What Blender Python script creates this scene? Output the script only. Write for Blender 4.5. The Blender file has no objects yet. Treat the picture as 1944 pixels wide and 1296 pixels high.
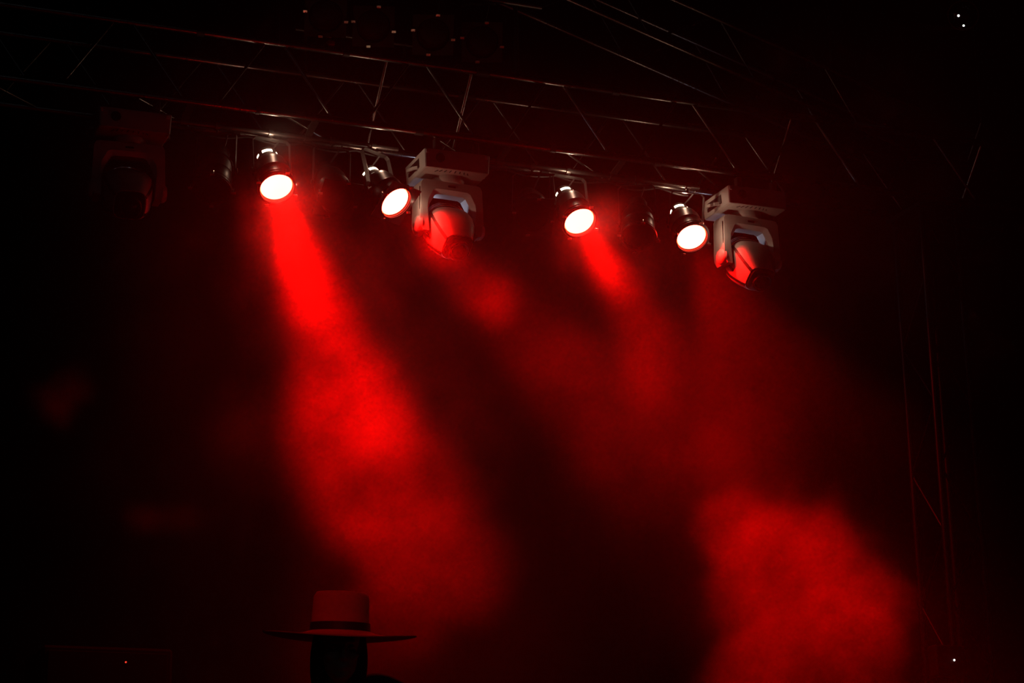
import bpy, math, random
from mathutils import Vector, Matrix, Quaternion
from mathutils import noise as mnoise

random.seed(4)
SC = bpy.context.scene
COL = SC.collection

# ------------------------------------------------------------------ camera, world, exposure
F_PX, YAW, PITCH, ROLL = 4000.0, math.radians(22), math.radians(16), math.radians(-1)
CAM = Vector((0.0, -11.5, 1.6))
FWD = Vector((math.sin(YAW) * math.cos(PITCH), math.cos(YAW) * math.cos(PITCH), math.sin(PITCH)))
_r = Vector((math.cos(YAW), -math.sin(YAW), 0.0))
_u = _r.cross(FWD)
RGT = _r * math.cos(ROLL) + _u * math.sin(ROLL)
UPV = -_r * math.sin(ROLL) + _u * math.cos(ROLL)
cam_data = bpy.data.cameras.new('camera')
cam_data.sensor_width = 36.0
cam_data.lens = F_PX * 36.0 / 1944.0
cam_data.clip_end = 100
cam = bpy.data.objects.new('camera', cam_data)
COL.objects.link(cam)
cam.matrix_world = Matrix((
    (RGT.x, UPV.x, -FWD.x, CAM.x), (RGT.y, UPV.y, -FWD.y, CAM.y),
    (RGT.z, UPV.z, -FWD.z, CAM.z), (0, 0, 0, 1)))
SC.camera = cam

world = bpy.data.worlds.new('night')
SC.world = world
world.use_nodes = True
world.node_tree.nodes['Background'].inputs[0].default_value = (0, 0, 0, 1)
world.node_tree.nodes['Background'].inputs[1].default_value = 0.0

SC.view_settings.view_transform = 'Standard'
SC.view_settings.look = 'None'
SC.view_settings.gamma = 1.0
SC.view_settings.use_curve_mapping = False
SC.view_settings.exposure = 0.0
SC.cycles.use_denoising = True
SC.cycles.max_bounces = 2
SC.cycles.diffuse_bounces = 1
SC.cycles.glossy_bounces = 2
SC.cycles.use_adaptive_sampling = True
SC.cycles.adaptive_threshold = 0.025
SC.cycles.volume_bounces = 0
SC.cycles.sample_clamp_indirect = 3.0
SC.cycles.volume_step_rate = 5.0
SC.cycles.volume_max_steps = 96
SC.cycles.caustics_reflective = False
SC.cycles.caustics_refractive = False

# light levels of the lamps in the place
RED = (1.0, 0.0003, 0.0001)
LENS_RGB = (26.0, 1.6, 1.08)
RIM_RGB = (20.0, 0.75, 0.22)      # gelled lamp face, far over white
BEAM_W = [2600, 1250, 1550, 1900]
SPILL_W = [50, 70, 42, 90]
BEAM_DEG = [23, 23, 23, 36]
LENS_Y = [0.08, 0.04, 0.06, 0.17]
LEAK_RGB = (1.0, 0.60, 0.40)
REAR_LEAK_W = 0.7
FRONT_LEAK_W = [0.25, 0.8, 0.25, 0.8]
COOL_RGB = (0.72, 0.78, 1.0)
HEAD_LEAK_W = [0.0, 0.55, 0.45]


def on_plane(px, py, y):
    """World point at depth y that the photograph shows at pixel (px, py)."""
    d = FWD + RGT * ((px - 972) / F_PX) - UPV * ((py - 648) / F_PX)
    return CAM + d * ((y - CAM.y) / d.y)


# ------------------------------------------------------------------ materials
def mat(name, base, rough=0.5, metal=0.0, spec=0.5, noise_amt=0.0, noise_scale=20.0, bump=0.0, coat=0.0):
    m = bpy.data.materials.new(name)
    m.use_nodes = True
    nt = m.node_tree
    b = nt.nodes['Principled BSDF']
    b.inputs['Base Color'].default_value = (*base, 1)
    b.inputs['Roughness'].default_value = rough
    b.inputs['Metallic'].default_value = metal
    b.inputs['Specular IOR Level'].default_value = spec
    b.inputs['Coat Weight'].default_value = coat
    if noise_amt or bump:
        tc = nt.nodes.new('ShaderNodeTexCoord')
        nz = nt.nodes.new('ShaderNodeTexNoise')
        nz.inputs['Scale'].default_value = noise_scale
        nz.inputs['Detail'].default_value = 4
        nt.links.new(tc.outputs['Object'], nz.inputs['Vector'])
        if noise_amt:
            cr = nt.nodes.new('ShaderNodeMapRange')
            cr.inputs['To Min'].default_value = max(0.02, rough - noise_amt)
            cr.inputs['To Max'].default_value = min(1, rough + noise_amt)
            nt.links.new(nz.outputs['Fac'], cr.inputs['Value'])
            nt.links.new(cr.outputs['Result'], b.inputs['Roughness'])
            mx = nt.nodes.new('ShaderNodeMix')
            mx.data_type = 'RGBA'
            mx.inputs[6].default_value = (*[c * 0.75 for c in base], 1)
            mx.inputs[7].default_value = (*[min(1, c * 1.15) for c in base], 1)
            nt.links.new(nz.outputs['Fac'], mx.inputs[0])
            nt.links.new(mx.outputs[2], b.inputs['Base Color'])
        if bump:
            bp = nt.nodes.new('ShaderNodeBump')
            bp.inputs['Strength'].default_value = bump
            bp.inputs['Distance'].default_value = 0.01
            nt.links.new(nz.outputs['Fac'], bp.inputs['Height'])
            nt.links.new(bp.outputs['Normal'], b.inputs['Normal'])
    return m


def emit(name, rgb, strength=1.0):
    m = bpy.data.materials.new(name)
    m.use_nodes = True
    b = m.node_tree.nodes['Principled BSDF']
    b.inputs['Base Color'].default_value = (0.02, 0.02, 0.02, 1)
    top = max(rgb)
    b.inputs['Emission Color'].default_value = (*[c / top for c in rgb], 1)
    b.inputs['Emission Strength'].default_value = top * strength
    m.cycles.emission_sampling = 'NONE'
    return m


M = dict(
    alu=mat('brushed_aluminium', (0.24, 0.23, 0.22), 0.27, 0.95, noise_amt=0.03, noise_scale=7),
    darkalu=mat('dimmed_aluminium', (0.03, 0.029, 0.028), 0.42, 0.8, noise_amt=0.04, noise_scale=7),  # aluminium darkened to keep the tower faint in the fourth beam
    steel=mat('dull_steel', (0.13, 0.125, 0.12), 0.36, 0.85, noise_amt=0.1, noise_scale=40),
    black=mat('black_enamel', (0.012, 0.011, 0.011), 0.38, 0.0, 0.35, noise_amt=0.05, noise_scale=30),
    matblack=mat('matt_black_metal', (0.012, 0.012, 0.012), 0.6, 0.0, 0.3, noise_amt=0.1, noise_scale=25),
    clip=mat('bright_steel_clip', (0.85, 0.80, 0.72), 0.12, 1.0),
    tab=mat('glint_steel_tab', (0.85, 0.76, 0.62), 0.29, 1.0),
    plastic=mat('grey_moulded_plastic', (0.40, 0.37, 0.35), 0.48, 0.0, 0.45, noise_amt=0.06, noise_scale=15),
    darkplastic=mat('dark_moulded_plastic', (0.007, 0.006, 0.006), 0.5, 0.0, 0.25, noise_amt=0.06, noise_scale=15),
    noseblack=mat('black_nose_paint', (0.002, 0.002, 0.002), 0.6, 0.0, 0.06),
    bevel=mat('pale_grey_plastic', (0.62, 0.60, 0.60), 0.45, 0.0, 0.5, noise_amt=0.05, noise_scale=18),
    chrome=mat('polished_reflector', (0.88, 0.87, 0.87), 0.09, 1.0),
    glass=mat('dark_lens_glass', (0.002, 0.002, 0.003), 0.04, 0.0, 0.15),
    dullglass=mat('unlit_gel_face', (0.008, 0.007, 0.007), 0.5, 0.0, 0.25),
    cable=mat('black_rubber', (0.02, 0.02, 0.02), 0.5, 0.0, 0.5, noise_amt=0.05, noise_scale=50),
    redclamp=mat('red_painted_steel', (0.55, 0.012, 0.008), 0.4, 0.0, 0.5, noise_amt=0.05, noise_scale=30),
    drape=mat('black_stage_cloth', (0.012, 0.011, 0.011), 0.95, 0.0, 0.1, noise_amt=0.04, noise_scale=14, bump=0.3),
    floor=mat('black_stage_boards', (0.02, 0.019, 0.018), 0.6, 0.0, 0.3, noise_amt=0.15, noise_scale=3),
    wall=mat('black_painted_wall', (0.012, 0.012, 0.012), 0.9, 0.0, 0.1, noise_amt=0.05, noise_scale=2),
    felt=mat('tan_felt', (0.42, 0.30, 0.20), 0.9, 0.0, 0.15, noise_amt=0.05, noise_scale=60, bump=0.15),
    hatband=mat('dark_leather_band', (0.03, 0.02, 0.015), 0.5, 0.0, 0.4, noise_amt=0.08, noise_scale=40),
    skin=mat('skin', (0.50, 0.30, 0.22), 0.55, 0.0, 0.4, noise_amt=0.06, noise_scale=40),
    hair=mat('dark_hair', (0.03, 0.02, 0.015), 0.6, 0.0, 0.4, noise_amt=0.1, noise_scale=90, bump=0.6),
    shirt=mat('dark_shirt_cloth', (0.10, 0.085, 0.08), 0.9, 0.0, 0.15, noise_amt=0.05, noise_scale=50, bump=0.2),
    trousers=mat('dark_denim', (0.03, 0.03, 0.04), 0.9, 0.0, 0.15, noise_amt=0.05, noise_scale=60, bump=0.2),
    eye=mat('eye_white', (0.6, 0.58, 0.55), 0.2),
    lens_lit=emit('glowing_red_gel_face', LENS_RGB),
    rim_lit=emit('glowing_gel_edge', RIM_RGB),
    vent_lit=emit('glowing_lamp_vent', (7.0, 5.4, 3.8)),
    led_red=emit('red_standby_light', (1.2, 0.06, 0.03)),
    led_glint_white=emit('white_status_and_glint', (3.0, 3.0, 2.8)),  # control box light, and the glints set on the top right lens
)


# ------------------------------------------------------------------ mesh helpers
class MB:
    def __init__(self):
        self.v, self.f, self.s = [], [], []

    def add(self, verts, faces, smooth=False):
        b = len(self.v)
        self.v += [Vector(p) for p in verts]
        self.f += [tuple(i + b for i in f) for f in faces]
        self.s += [smooth] * len(faces)
        return self

    def lathe(self, prof, mtx=None, n=28, smooth=True, close=False):
        """prof: (radius, z) pairs about local Z."""
        mtx = mtx or Matrix()
        vs, fs = [], []
        k = len(prof)
        for i in range(n):
            a = 2 * math.pi * i / n
            for r, z in prof:
                vs.append(mtx @ Vector((r * math.cos(a), r * math.sin(a), z)))
        for i in range(n):
            j = (i + 1) % n
            for q in range(k if close else k - 1):
                q2 = (q + 1) % k
                fs.append((i * k + q, j * k + q, j * k + q2, i * k + q2))
        if not close:
            if prof[0][0] > 1e-6:
                fs.append(tuple(i * k for i in reversed(range(n))))
            if prof[-1][0] > 1e-6:
                fs.append(tuple(i * k + k - 1 for i in range(n)))
        return self.add(vs, fs, smooth)

    def box(self, size, mtx=None, bevel=0.0):
        mtx = mtx or Matrix()
        x, y, z = [s / 2 for s in size]
        b = min(bevel, x * 0.9, y * 0.9, z * 0.9)
        if b <= 0:
            vs = [mtx @ Vector((sx * x, sy * y, sz * z)) for sx in (-1, 1) for sy in (-1, 1) for sz in (-1, 1)]
            fs = [(0, 1, 3, 2), (4, 6, 7, 5), (0, 4, 5, 1), (2, 3, 7, 6), (0, 2, 6, 4), (1, 5, 7, 3)]
            return self.add(vs, fs)
        # chamfered box: 24 vertices
        idx, vs = {}, []
        for sx in (-1, 1):
            for sy in (-1, 1):
                for sz in (-1, 1):
                    for ax in range(3):
                        p = [sx * (x - b), sy * (y - b), sz * (z - b)]
                        p[ax] = (sx * x, sy * y, sz * z)[ax]
                        idx[(sx, sy, sz, ax)] = len(vs)
                        vs.append(mtx @ Vector(p))
        fs = []
        for ax in range(3):
            o1, o2 = [a for a in range(3) if a != ax]
            for s in (-1, 1):
                q = []
                for a, c in ((-1, -1), (1, -1), (1, 1), (-1, 1)):
                    k = [0, 0, 0]
                    k[ax], k[o1], k[o2] = s, a, c
                    q.append(idx[(*k, ax)])
                fs.append(tuple(q))
        for ax in range(3):
            o1, o2 = [a for a in range(3) if a != ax]
            for a in (-1, 1):
                for c in (-1, 1):
                    q = []
                    for s in (-1, 1):
                        k = [0, 0, 0]
                        k[ax], k[o1], k[o2] = s, a, c
                        e = [idx[(*k, o1)], idx[(*k, o2)]]
                        q += e if s == -1 else e[::-1]
                    fs.append(tuple(q))
        for sx in (-1, 1):
            for sy in (-1, 1):
                for sz in (-1, 1):
                    fs.append(tuple(idx[(sx, sy, sz, ax)] for ax in range(3)))
        return self.add(vs, fs)

    def tube(self, pts, r, n=12, smooth=True):
        pts = [Vector(p) for p in pts]
        vs, fs = [], []
        up = None
        for i, p in enumerate(pts):
            t = (pts[min(i + 1, len(pts) - 1)] - pts[max(i - 1, 0)]).normalized()
            if up is None:
                up = t.orthogonal().normalized()
            up = (up - t * up.dot(t)).normalized()
            sd = t.cross(up)
            rr = r[i] if isinstance(r, (list, tuple)) else r
            for k in range(n):
                a = 2 * math.pi * k / n
                vs.append(p + (up * math.cos(a) + sd * math.sin(a)) * rr)
        for i in range(len(pts) - 1):
            for k in range(n):
                k2 = (k + 1) % n
                fs.append((i * n + k, i * n + k2, (i + 1) * n + k2, (i + 1) * n + k))
        fs.append(tuple(reversed(range(n))))
        fs.append(tuple((len(pts) - 1) * n + k for k in range(n)))
        return self.add(vs, fs, smooth)

    def strip(self, pts, half_w, thick, wdir):
        """Flat bar bent along pts; wdir is the direction across its width."""
        pts = [Vector(p) for p in pts]
        wd = Vector(wdir).normalized()
        vs, fs = [], []
        for i, p in enumerate(pts):
            t = (pts[min(i + 1, len(pts) - 1)] - pts[max(i - 1, 0)]).normalized()
            nn = t.cross(wd).normalized()
            for a, b in ((-1, -1), (1, -1), (1, 1), (-1, 1)):
                vs.append(p + wd * half_w * a + nn * thick * 0.5 * b)
        for i in range(len(pts) - 1):
            for k in range(4):
                k2 = (k + 1) % 4
                fs.append((i * 4 + k, i * 4 + k2, (i + 1) * 4 + k2, (i + 1) * 4 + k))
        fs.append((3, 2, 1, 0))
        e = (len(pts) - 1) * 4
        fs.append((e, e + 1, e + 2, e + 3))
        return self.add(vs, fs)

    def rings(self, rings, smooth=True, cap=True):
        n = len(rings[0])
        vs = [p for r in rings for p in r]
        fs = []
        for i in range(len(rings) - 1):
            for k in range(n):
                k2 = (k + 1) % n
                fs.append((i * n + k, i * n + k2, (i + 1) * n + k2, (i + 1) * n + k))
        if cap:
            fs.append(tuple(reversed(range(n))))
            fs.append(tuple((len(rings) - 1) * n + k for k in range(n)))
        return self.add(vs, fs, smooth)

    def build(self, name, material, parent=None, loc=None, sharp=40):
        me = bpy.data.meshes.new(name)
        me.from_pydata([tuple(p) for p in self.v], [], self.f)
        me.polygons.foreach_set('use_smooth', self.s)
        me.materials.append(material)
        me.update()
        import bmesh
        bm = bmesh.new()
        bm.from_mesh(me)
        bmesh.ops.recalc_face_normals(bm, faces=bm.faces)
        bm.to_mesh(me)
        bm.free()
        if any(self.s):
            me.set_sharp_from_angle(angle=math.radians(sharp))
        o = bpy.data.objects.new(name, me)
        COL.objects.link(o)
        if parent is not None:
            o.parent = parent
        if loc is not None:
            o.location = loc
        return o


def thing(name, loc, label, cat, group=None):
    o = bpy.data.objects.new(name, None)
    o.empty_display_size = 0.1
    COL.objects.link(o)
    o.location = loc
    return tag(o, label, cat, group)


def tag(o, label=None, cat=None, group=None, kind=None):
    if label:
        o['label'] = label
    if cat:
        o['category'] = cat
    if group:
        o['group'] = group
    if kind:
        o['kind'] = kind
    return o


def struct(o):
    o['kind'] = 'structure'
    return o


def aim(axis, upish=Vector((0, 0, 1))):
    """Rotation matrix whose local Z lies on axis and whose local Y is as near upish as can be."""
    z = Vector(axis).normalized()
    x = Vector(upish).cross(z)
    if x.length < 1e-4:
        x = Vector((1, 0, 0))
    x.normalize()
    y = z.cross(x)
    return Matrix(((x.x, y.x, z.x, 0), (x.y, y.y, z.y, 0), (x.z, y.z, z.z, 0), (0, 0, 0, 1)))


def T(*p):
    return Matrix.Translation(Vector(p))


def lamp(kind, name, loc, rgb, watts, radius, parent=None):
    ld = bpy.data.lights.new(name, kind)
    ld.color = rgb
    ld.energy = watts
    ld.shadow_soft_size = radius
    o = bpy.data.objects.new(name, ld)
    COL.objects.link(o)
    o.location = loc
    if parent is not None:
        o.parent = parent
    return o


# ------------------------------------------------------------------ the setting
STAGE_Z = 0.99
struct(MB().box((24, 24, 0.2), T(2, -2, -0.1)).build('floor', M['floor']))
struct(MB().box((24, 0.2, 10), T(2, 4.3, 5)).build('wall_back', M['wall']))
struct(MB().box((0.2, 24, 10), T(-10.1, -2, 5)).build('wall_left', M['wall']))
struct(MB().box((0.2, 24, 10), T(14.1, -2, 5)).build('wall_right', M['wall']))
struct(MB().box((24, 24, 0.2), T(2, -2, 10.1)).build('ceiling', M['wall']))
st = MB()
st.box((13, 9.4, 0.06), T(3.4, -1.4, STAGE_Z - 0.03))
st.box((12.8, 9.2, STAGE_Z - 0.06), T(3.4, -1.4, (STAGE_Z - 0.06) / 2))
st = st.build('stage_platform', M['floor'])
tag(st, 'black raised stage platform under the whole lighting rig', 'stage')
struct(st)

# black drapes along the back of the stage
def drape(name, x0, x1, y, z0, z1, label):
    n, m = 150, 12
    rows = []
    for j in range(m + 1):
        z = z0 + (z1 - z0) * j / m
        row = []
        for i in range(n + 1):
            x = x0 + (x1 - x0) * i / n
            amp = 0.05 * (1 - 0.5 * j / m)
            yy = y + amp * math.sin(x * 16 + 0.6 * math.sin(z * 1.3)) + 0.02 * mnoise.noise(Vector((x * 2, z, 0)))
            row.append(Vector((x, yy, z)))
        rows.append(row)
    mb = MB()
    for off in (0.0, 0.012):
        vs = [p + Vector((0, off, 0)) for r in rows for p in r]
        fs = [(j * (n + 1) + i, j * (n + 1) + i + 1, (j + 1) * (n + 1) + i + 1, (j + 1) * (n + 1) + i) for j in range(m) for i in range(n)]
        mb.add(vs, fs, True)
    o = mb.build(name, M['drape'])
    return tag(o, label, 'curtain')


drape('stage_drape', -2.6, 9.6, 3.6, STAGE_Z, 8.6, 'tall black pleated drape hanging across the back of the stage')

# ------------------------------------------------------------------ trusses
ZT, ZB, YB = 6.913, 6.458, 0.405


def truss(name, x0, x1, label):
    root = thing(name, (x0, 0, ZB), label, 'truss')
    o = Vector((x0, 0, ZB))

    def rel(p):
        return Vector(p) - o
    for y, z in ((0, ZT), (0, ZB), (YB, ZT), (YB, ZB)):
        MB().tube([rel((x0, y, z)), rel(((x0 + x1) / 2, y, z)), rel((x1, y, z))], 0.024, 18).build('chord', M['alu'], root)
    ap = 0.925
    k0 = math.ceil((x0 - 3.17 + 0.5) / ap)
    k1 = math.floor((x1 - 3.17 - 0.45) / ap)
    for k in range(k0, k1 + 1):
        xa = 3.17 + ap * k
        MB().tube([rel((xa, 0, ZT)), rel((xa + 0.33, 0, ZB))], 0.0105).build('brace', M['alu'], root)
        MB().tube([rel((xa - 0.1, 0, ZT)), rel((xa - 0.40, 0, ZB))], 0.0095).build('brace', M['alu'], root)
        MB().tube([rel((xa - 0.32, YB, ZT)), rel((xa + 0.02, YB, ZB))], 0.0095).build('brace', M['alu'], root)
        MB().tube([rel((xa - 0.40, YB, ZT)), rel((xa - 0.72, YB, ZB))], 0.0095).build('brace', M['alu'], root)
        MB().tube([rel((xa, 0, ZB)), rel((xa + 0.46, YB, ZB))], 0.009).build('brace', M['alu'], root)
    for x in (3.84, 4.405, 6.70, 8.2):
        if x0 < x < x1:
            MB().tube([rel((x, 0, ZT)), rel((x, YB, ZB))], 0.011).build('cross_brace', M['alu'], root)
    # black straps and joint sleeves that break the shine of the chords
    for x, y, z, w in ((2.66, 0, ZT, 0.045), (3.575, 0, ZT, 0.04), (4.475, 0, ZT, 0.085), (5.40, 0, ZT, 0.05),
                       (3.02, 0, ZB, 0.022), (4.05, 0, ZB, 0.05), (4.945, 0, ZB, 0.035), (5.68, 0, ZB, 0.05),
                       (4.52, YB, ZT, 0.12), (2.99, YB, ZB, 0.05), (5.05, YB, ZB, 0.06)):
        MB().lathe([(0.026, -w / 2), (0.0285, -w / 2), (0.0285, w / 2), (0.026, w / 2)],
                   Matrix.Translation(rel((x, y, z))) @ Matrix.Rotation(math.pi / 2, 4, 'Y'), 18, True, True).build('strap', M['cable'], root)
    return root


truss('lighting_truss', -1.6, 8.6, 'long aluminium box truss carrying the red lamps and moving heads')

# tower on the right that carries the truss
def tower():
    tx0, tx1, ty0, ty1 = 7.68, 7.96, 0.03, 0.365
    root = thing('truss_tower', ((tx0 + tx1) / 2, (ty0 + ty1) / 2, STAGE_Z), 'upright aluminium box truss tower at the far right of the stage', 'truss')
    o = Vector(root.location)
    z0, z1 = STAGE_Z + 0.03, ZB - 0.055
    for x in (tx0, tx1):
        for y in (ty0, ty1):
            MB().tube([Vector((x, y, z0)) - o, Vector((x, y, z1)) - o], 0.022, 16).build('chord', M['darkalu'], root)
    n = 12
    h = (z1 - z0 - 0.1) / n
    for i in range(n):
        za, zb = z0 + 0.05 + i * h, z0 + 0.05 + (i + 1) * h
        if i % 2:
            za, zb = zb, za
        MB().tube([Vector((tx0, ty0, za)) - o, Vector((tx1, ty0, zb)) - o], 0.009).build('brace', M['darkalu'], root)
        MB().tube([Vector((tx0, ty0, zb)) - o, Vector((tx0, ty1, za)) - o], 0.009).build('brace', M['darkalu'], root)
    MB().box((0.6, 0.6, 0.03), T(0, 0, 0.015), 0.004).build('base_plate', M['steel'], root)
    MB().box((0.36, 0.42, 0.03), T(0, 0, z1 + 0.0 - o.z), 0.004).build('head_plate', M['steel'], root)


tower()

# pitched roof truss sloping down to the right behind the lighting truss
def roof_truss():
    a0, a1 = on_plane(1076, 60, 0.9), on_plane(1246, 134, 0.9)
    d = (a1 - a0).normalized()
    p0, p1 = a0 - d * 2.9, a0 + d * 2.6
    root = thing('roof_truss', p1, 'dark roof truss sloping down to the right above the lighting truss', 'truss')
    up = d.cross(Vector((0, -1, 0))).normalized()
    if up.z < 0:
        up = -up
    offs = [Vector((0, 0, 0)), Vector((0, -0.40, 0)), up * 0.34, up * 0.34 + Vector((0, -0.40, 0))]
    for f in offs:
        MB().tube([p0 + f - p1, f], 0.022, 14).build('chord', M['alu'], root)
    L = (p1 - p0).length
    n = 13
    for i in range(n):
        s0, s1 = L * i / n + 0.03, L * (i + 1) / n - 0.03
        for k, (u, v) in enumerate(((0, 2), (1, 3))):
            if i % 2:
                u, v = v, u
            MB().tube([p0 + d * s0 + offs[u] - p1, p0 + d * s1 + offs[v] - p1], 0.008).build('brace', M['alu'], root)
    # two hanger straps up to the ceiling hold it
    for s in (0.5, L - 0.5):
        q = p0 + d * s + offs[2] - p1
        MB().tube([q, Vector((q.x, q.y, 10.0 - p1.z))], 0.008).build('hanger_wire', M['steel'], root)


roof_truss()

# wires that hold the main truss
for lab, x in (('thin steel wire holding up the left part of the lighting truss', -0.9),
               ('thin steel wire holding up the right part of the lighting truss', 8.35)):
    w = MB()
    w.tube([(x, 0.2, ZT + 0.25), (x, 0.2, 10.0)], 0.006, 8)
    w.tube([(x, 0.2, ZT + 0.25), (x, 0.0, ZT + 0.02)], 0.006, 8)
    w.tube([(x, 0.2, ZT + 0.25), (x, YB, ZT + 0.02)], 0.006, 8)
    tag(w.build('suspension_wire', M['steel']), lab, 'wire', 'wires over the lighting truss')

# red fill spot added behind the viewer to brighten the performer's hat
hat_fill = lamp('SPOT', 'added_hat_fill', Vector((-2.2, -11.0, 9.2)), RED, 760, 0.1)
hat_fill.rotation_mode = 'QUATERNION'
hat_fill.rotation_quaternion = (Vector((-2.2, -11.0, 9.2)) - Vector((2.4, -3.7, 2.5))).to_track_quat('Z', 'Y')
hat_fill.data.spot_size = math.radians(9)
hat_fill.data.spot_blend = 1.0

# cool white point lamps added behind the viewer for glints on metal and glass
for hp, hw in (((-4.5, -13.5, 5.6), 4.5), ((0.6, -14.5, 7.0), 4.5), ((3.4, -13.2, 4.6), 3.5)):
    lamp('POINT', 'added_glint_lamp', Vector(hp), (0.86, 0.9, 1.0), hw, 0.12)

# lamp bars below the truss
BAR_Y, BAR_Z = 0.20, 6.402
# ------------------------------------------------------------------ PAR cans
LENS_R = 0.1005


def img_axis(L, d, beta):
    """Axis from lens L leaning off the line to the viewer by beta degrees towards image direction d."""
    t = (CAM - L).normalized()
    i = RGT * d[0] - UPV * d[1]
    i = (i - t * i.dot(t)).normalized()
    b = math.radians(beta)
    return (t * math.cos(b) + i * math.sin(b)).normalized()


def hang_point(L, axis, y, z):
    """Where on the pipe at depth y and height z the yoke of this can hangs plumb."""
    p = L - axis * 0.15
    s = axis.cross(Vector((0, 0, 1))).normalized()
    return Vector((p.x - (y - p.y) * s.y / s.x, y, z))


def par_can(L, axis, hang, label, lit=None, square=True, group='par cans under the truss', bar_r=0.017, sy=(0, 0, 1)):
    """hang: point on the pipe the yoke clamps to."""
    pivot = L - axis * 0.15
    root = thing('par_can', hang, label, 'stage light', group)
    o = Vector(hang)
    A = aim(axis)
    base = Matrix.Translation(L - o) @ A
    # spun can: flange, barrel, shoulder and lamp cap; local Z runs out of the lens
    body = MB()
    body.lathe([(0.0, -0.030), (0.100, -0.026), (0.1135, -0.024), (0.1135, 0.008), (0.119, 0.008), (0.121, 0.0), (0.116, -0.012), (0.110, -0.02), (0.108, -0.10), (0.111, -0.108), (0.108, -0.116),
                (0.106, -0.18), (0.098, -0.215), (0.080, -0.235), (0.072, -0.245), (0.070, -0.262)], base, 40, True)
    body = body.build('can', M['black'], root)
    inner = MB().lathe([(0.104, 0.006), (0.1135, 0.006), (0.1135, -0.03), (0.104, -0.03)], base, 40, True, True)
    inner.build('lens_ring', M['black'], body)
    lens = MB()
    lens.lathe([(LENS_R, -0.012), (LENS_R * 0.955, -0.006), (LENS_R * 0.7, -0.001), (LENS_R * 0.35, 0.003), (0.0, 0.004)], base, 40)
    lo_ = lens.build('lens', M['lens_lit'] if lit is not None else M['dullglass'], root)
    if lit is not None:
        lo_.data.materials.append(M['rim_lit'])
        for pl in lo_.data.polygons:
            if (base.inverted() @ pl.center).to_2d().length > LENS_R * 0.96:
                pl.material_index = 1
    # lamp cap with ring of vents behind the can
    cap = MB()
    cap.lathe([(0.066, -0.256), (0.066, -0.32), (0.060, -0.335), (0.03, -0.343), (0, -0.343)], base, 28)
    cap = cap.build('lamp_cap', M['matblack'], root)
    up_w = Vector((0, 0, 1))
    loc_up = (A.inverted().to_3x3() @ up_w)
    a_up = math.atan2(loc_up.y, loc_up.x)
    for da, wid, hgt in ((0.35, 0.066, 0.022), (-0.75, 0.020, 0.012), (1.45, 0.026, 0.014)):
        v = MB()
        n = 5
        half = wid / 2 / 0.0668
        pts = []
        for k in range(n + 1):
            a = a_up + da - half + 2 * half * k / n
            pts.append(a)
        vs = []
        for rr in (0.0645, 0.0672):
            for zz in (-0.292 - hgt / 2, -0.292 + hgt / 2):
                for a in pts:
                    vs.append(base @ Vector((rr * math.cos(a), rr * math.sin(a), zz)))
        m1 = n + 1
        fs = []
        for k in range(n):
            fs += [(k, k + 1, m1 + k + 1, m1 + k), (2 * m1 + k, 2 * m1 + k + 1, 3 * m1 + k + 1, 3 * m1 + k),
                   (k, k + 1, 2 * m1 + k + 1, 2 * m1 + k), (m1 + k, m1 + k + 1, 3 * m1 + k + 1, 3 * m1 + k)]
        fs += [(0, m1, 3 * m1, 2 * m1), (n, m1 + n, 3 * m1 + n, 2 * m1 + n)]
        v.add(vs, fs)
        vo = v.build('vent_slot', M['vent_lit'] if lit is not None else M['matblack'], cap)
        if lit is not None:
            vo['label'] = 'glowing warm white vent slot'
    # gel frame
    fr = MB()
    s_in = 0.104
    if square:
        s_out = 0.128
        n = 40
        ring_in, ring_out = [], []
        for k in range(n):
            a = 2 * math.pi * k / n + math.pi / 4
            c, s = math.cos(a), math.sin(a)
            q = 1 / max(abs(c), abs(s))
            ring_out.append((c * q * s_out, s * q * s_out))
            ring_in.append((c * s_in, s * s_in))
        for z0, z1 in ((0.012, 0.017),):
            fr.rings([[base @ Vector((x, y, z)) for x, y in rg] for rg, z in ((ring_in, z0), (ring_in, z1), (ring_out, z1), (ring_out, z0), (ring_in, z0))], False, False)
    else:
        fr.lathe([(s_in, 0.012), (0.118, 0.012), (0.118, 0.017), (s_in, 0.017)], base, 36, False, True)
    fr.build('gel_frame', M['matblack'], root)
    # four spring clips that hold the frame
    for k in range(4):
        a = a_up + k * math.pi / 2 - 0.22
        R = base @ Matrix.Rotation(a, 4, 'Z') @ T(0.1235, 0, 0.004)
        cl = MB().tube([R @ Vector((0.001, 0, -0.02)), R @ Vector((0.003, 0, 0.0)), R @ Vector((0.001, 0, 0.018))], 0.0065, 12).build('clip', M['clip'], root)
        # bent thumb tab added to the clip, tilted to throw glints at the viewer
        q = base @ Matrix.Rotation(a, 4, 'Z') @ Vector((0.128, 0, 0.022))
        MB().box((0.026, 0.018, 0.003), Matrix.Translation(q) @ aim(Vector((-0.13, -0.44, -0.82))), 0.001).build('tab', M['tab'], cl)
    # yoke from the pivot screws up to the clamp
    h = Vector(hang)
    side = axis.cross(Vector((0, 0, 1))).normalized()
    tw = (h - pivot).normalized()
    yl = (h - pivot).length - bar_r - 0.03
    r = 0.120
    pts = [pivot - o + side * r - tw * 0.03, pivot - o + side * r + tw * (yl - 0.02), pivot - o + side * (r - 0.02) + tw * yl,
           pivot - o - side * (r - 0.02) + tw * yl, pivot - o - side * r + tw * (yl - 0.02), pivot - o - side * r - tw * 0.03]
    wd = side.cross(tw)
    MB().strip(pts, 0.014, 0.005, wd).build('yoke', M['steel'], root)
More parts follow.
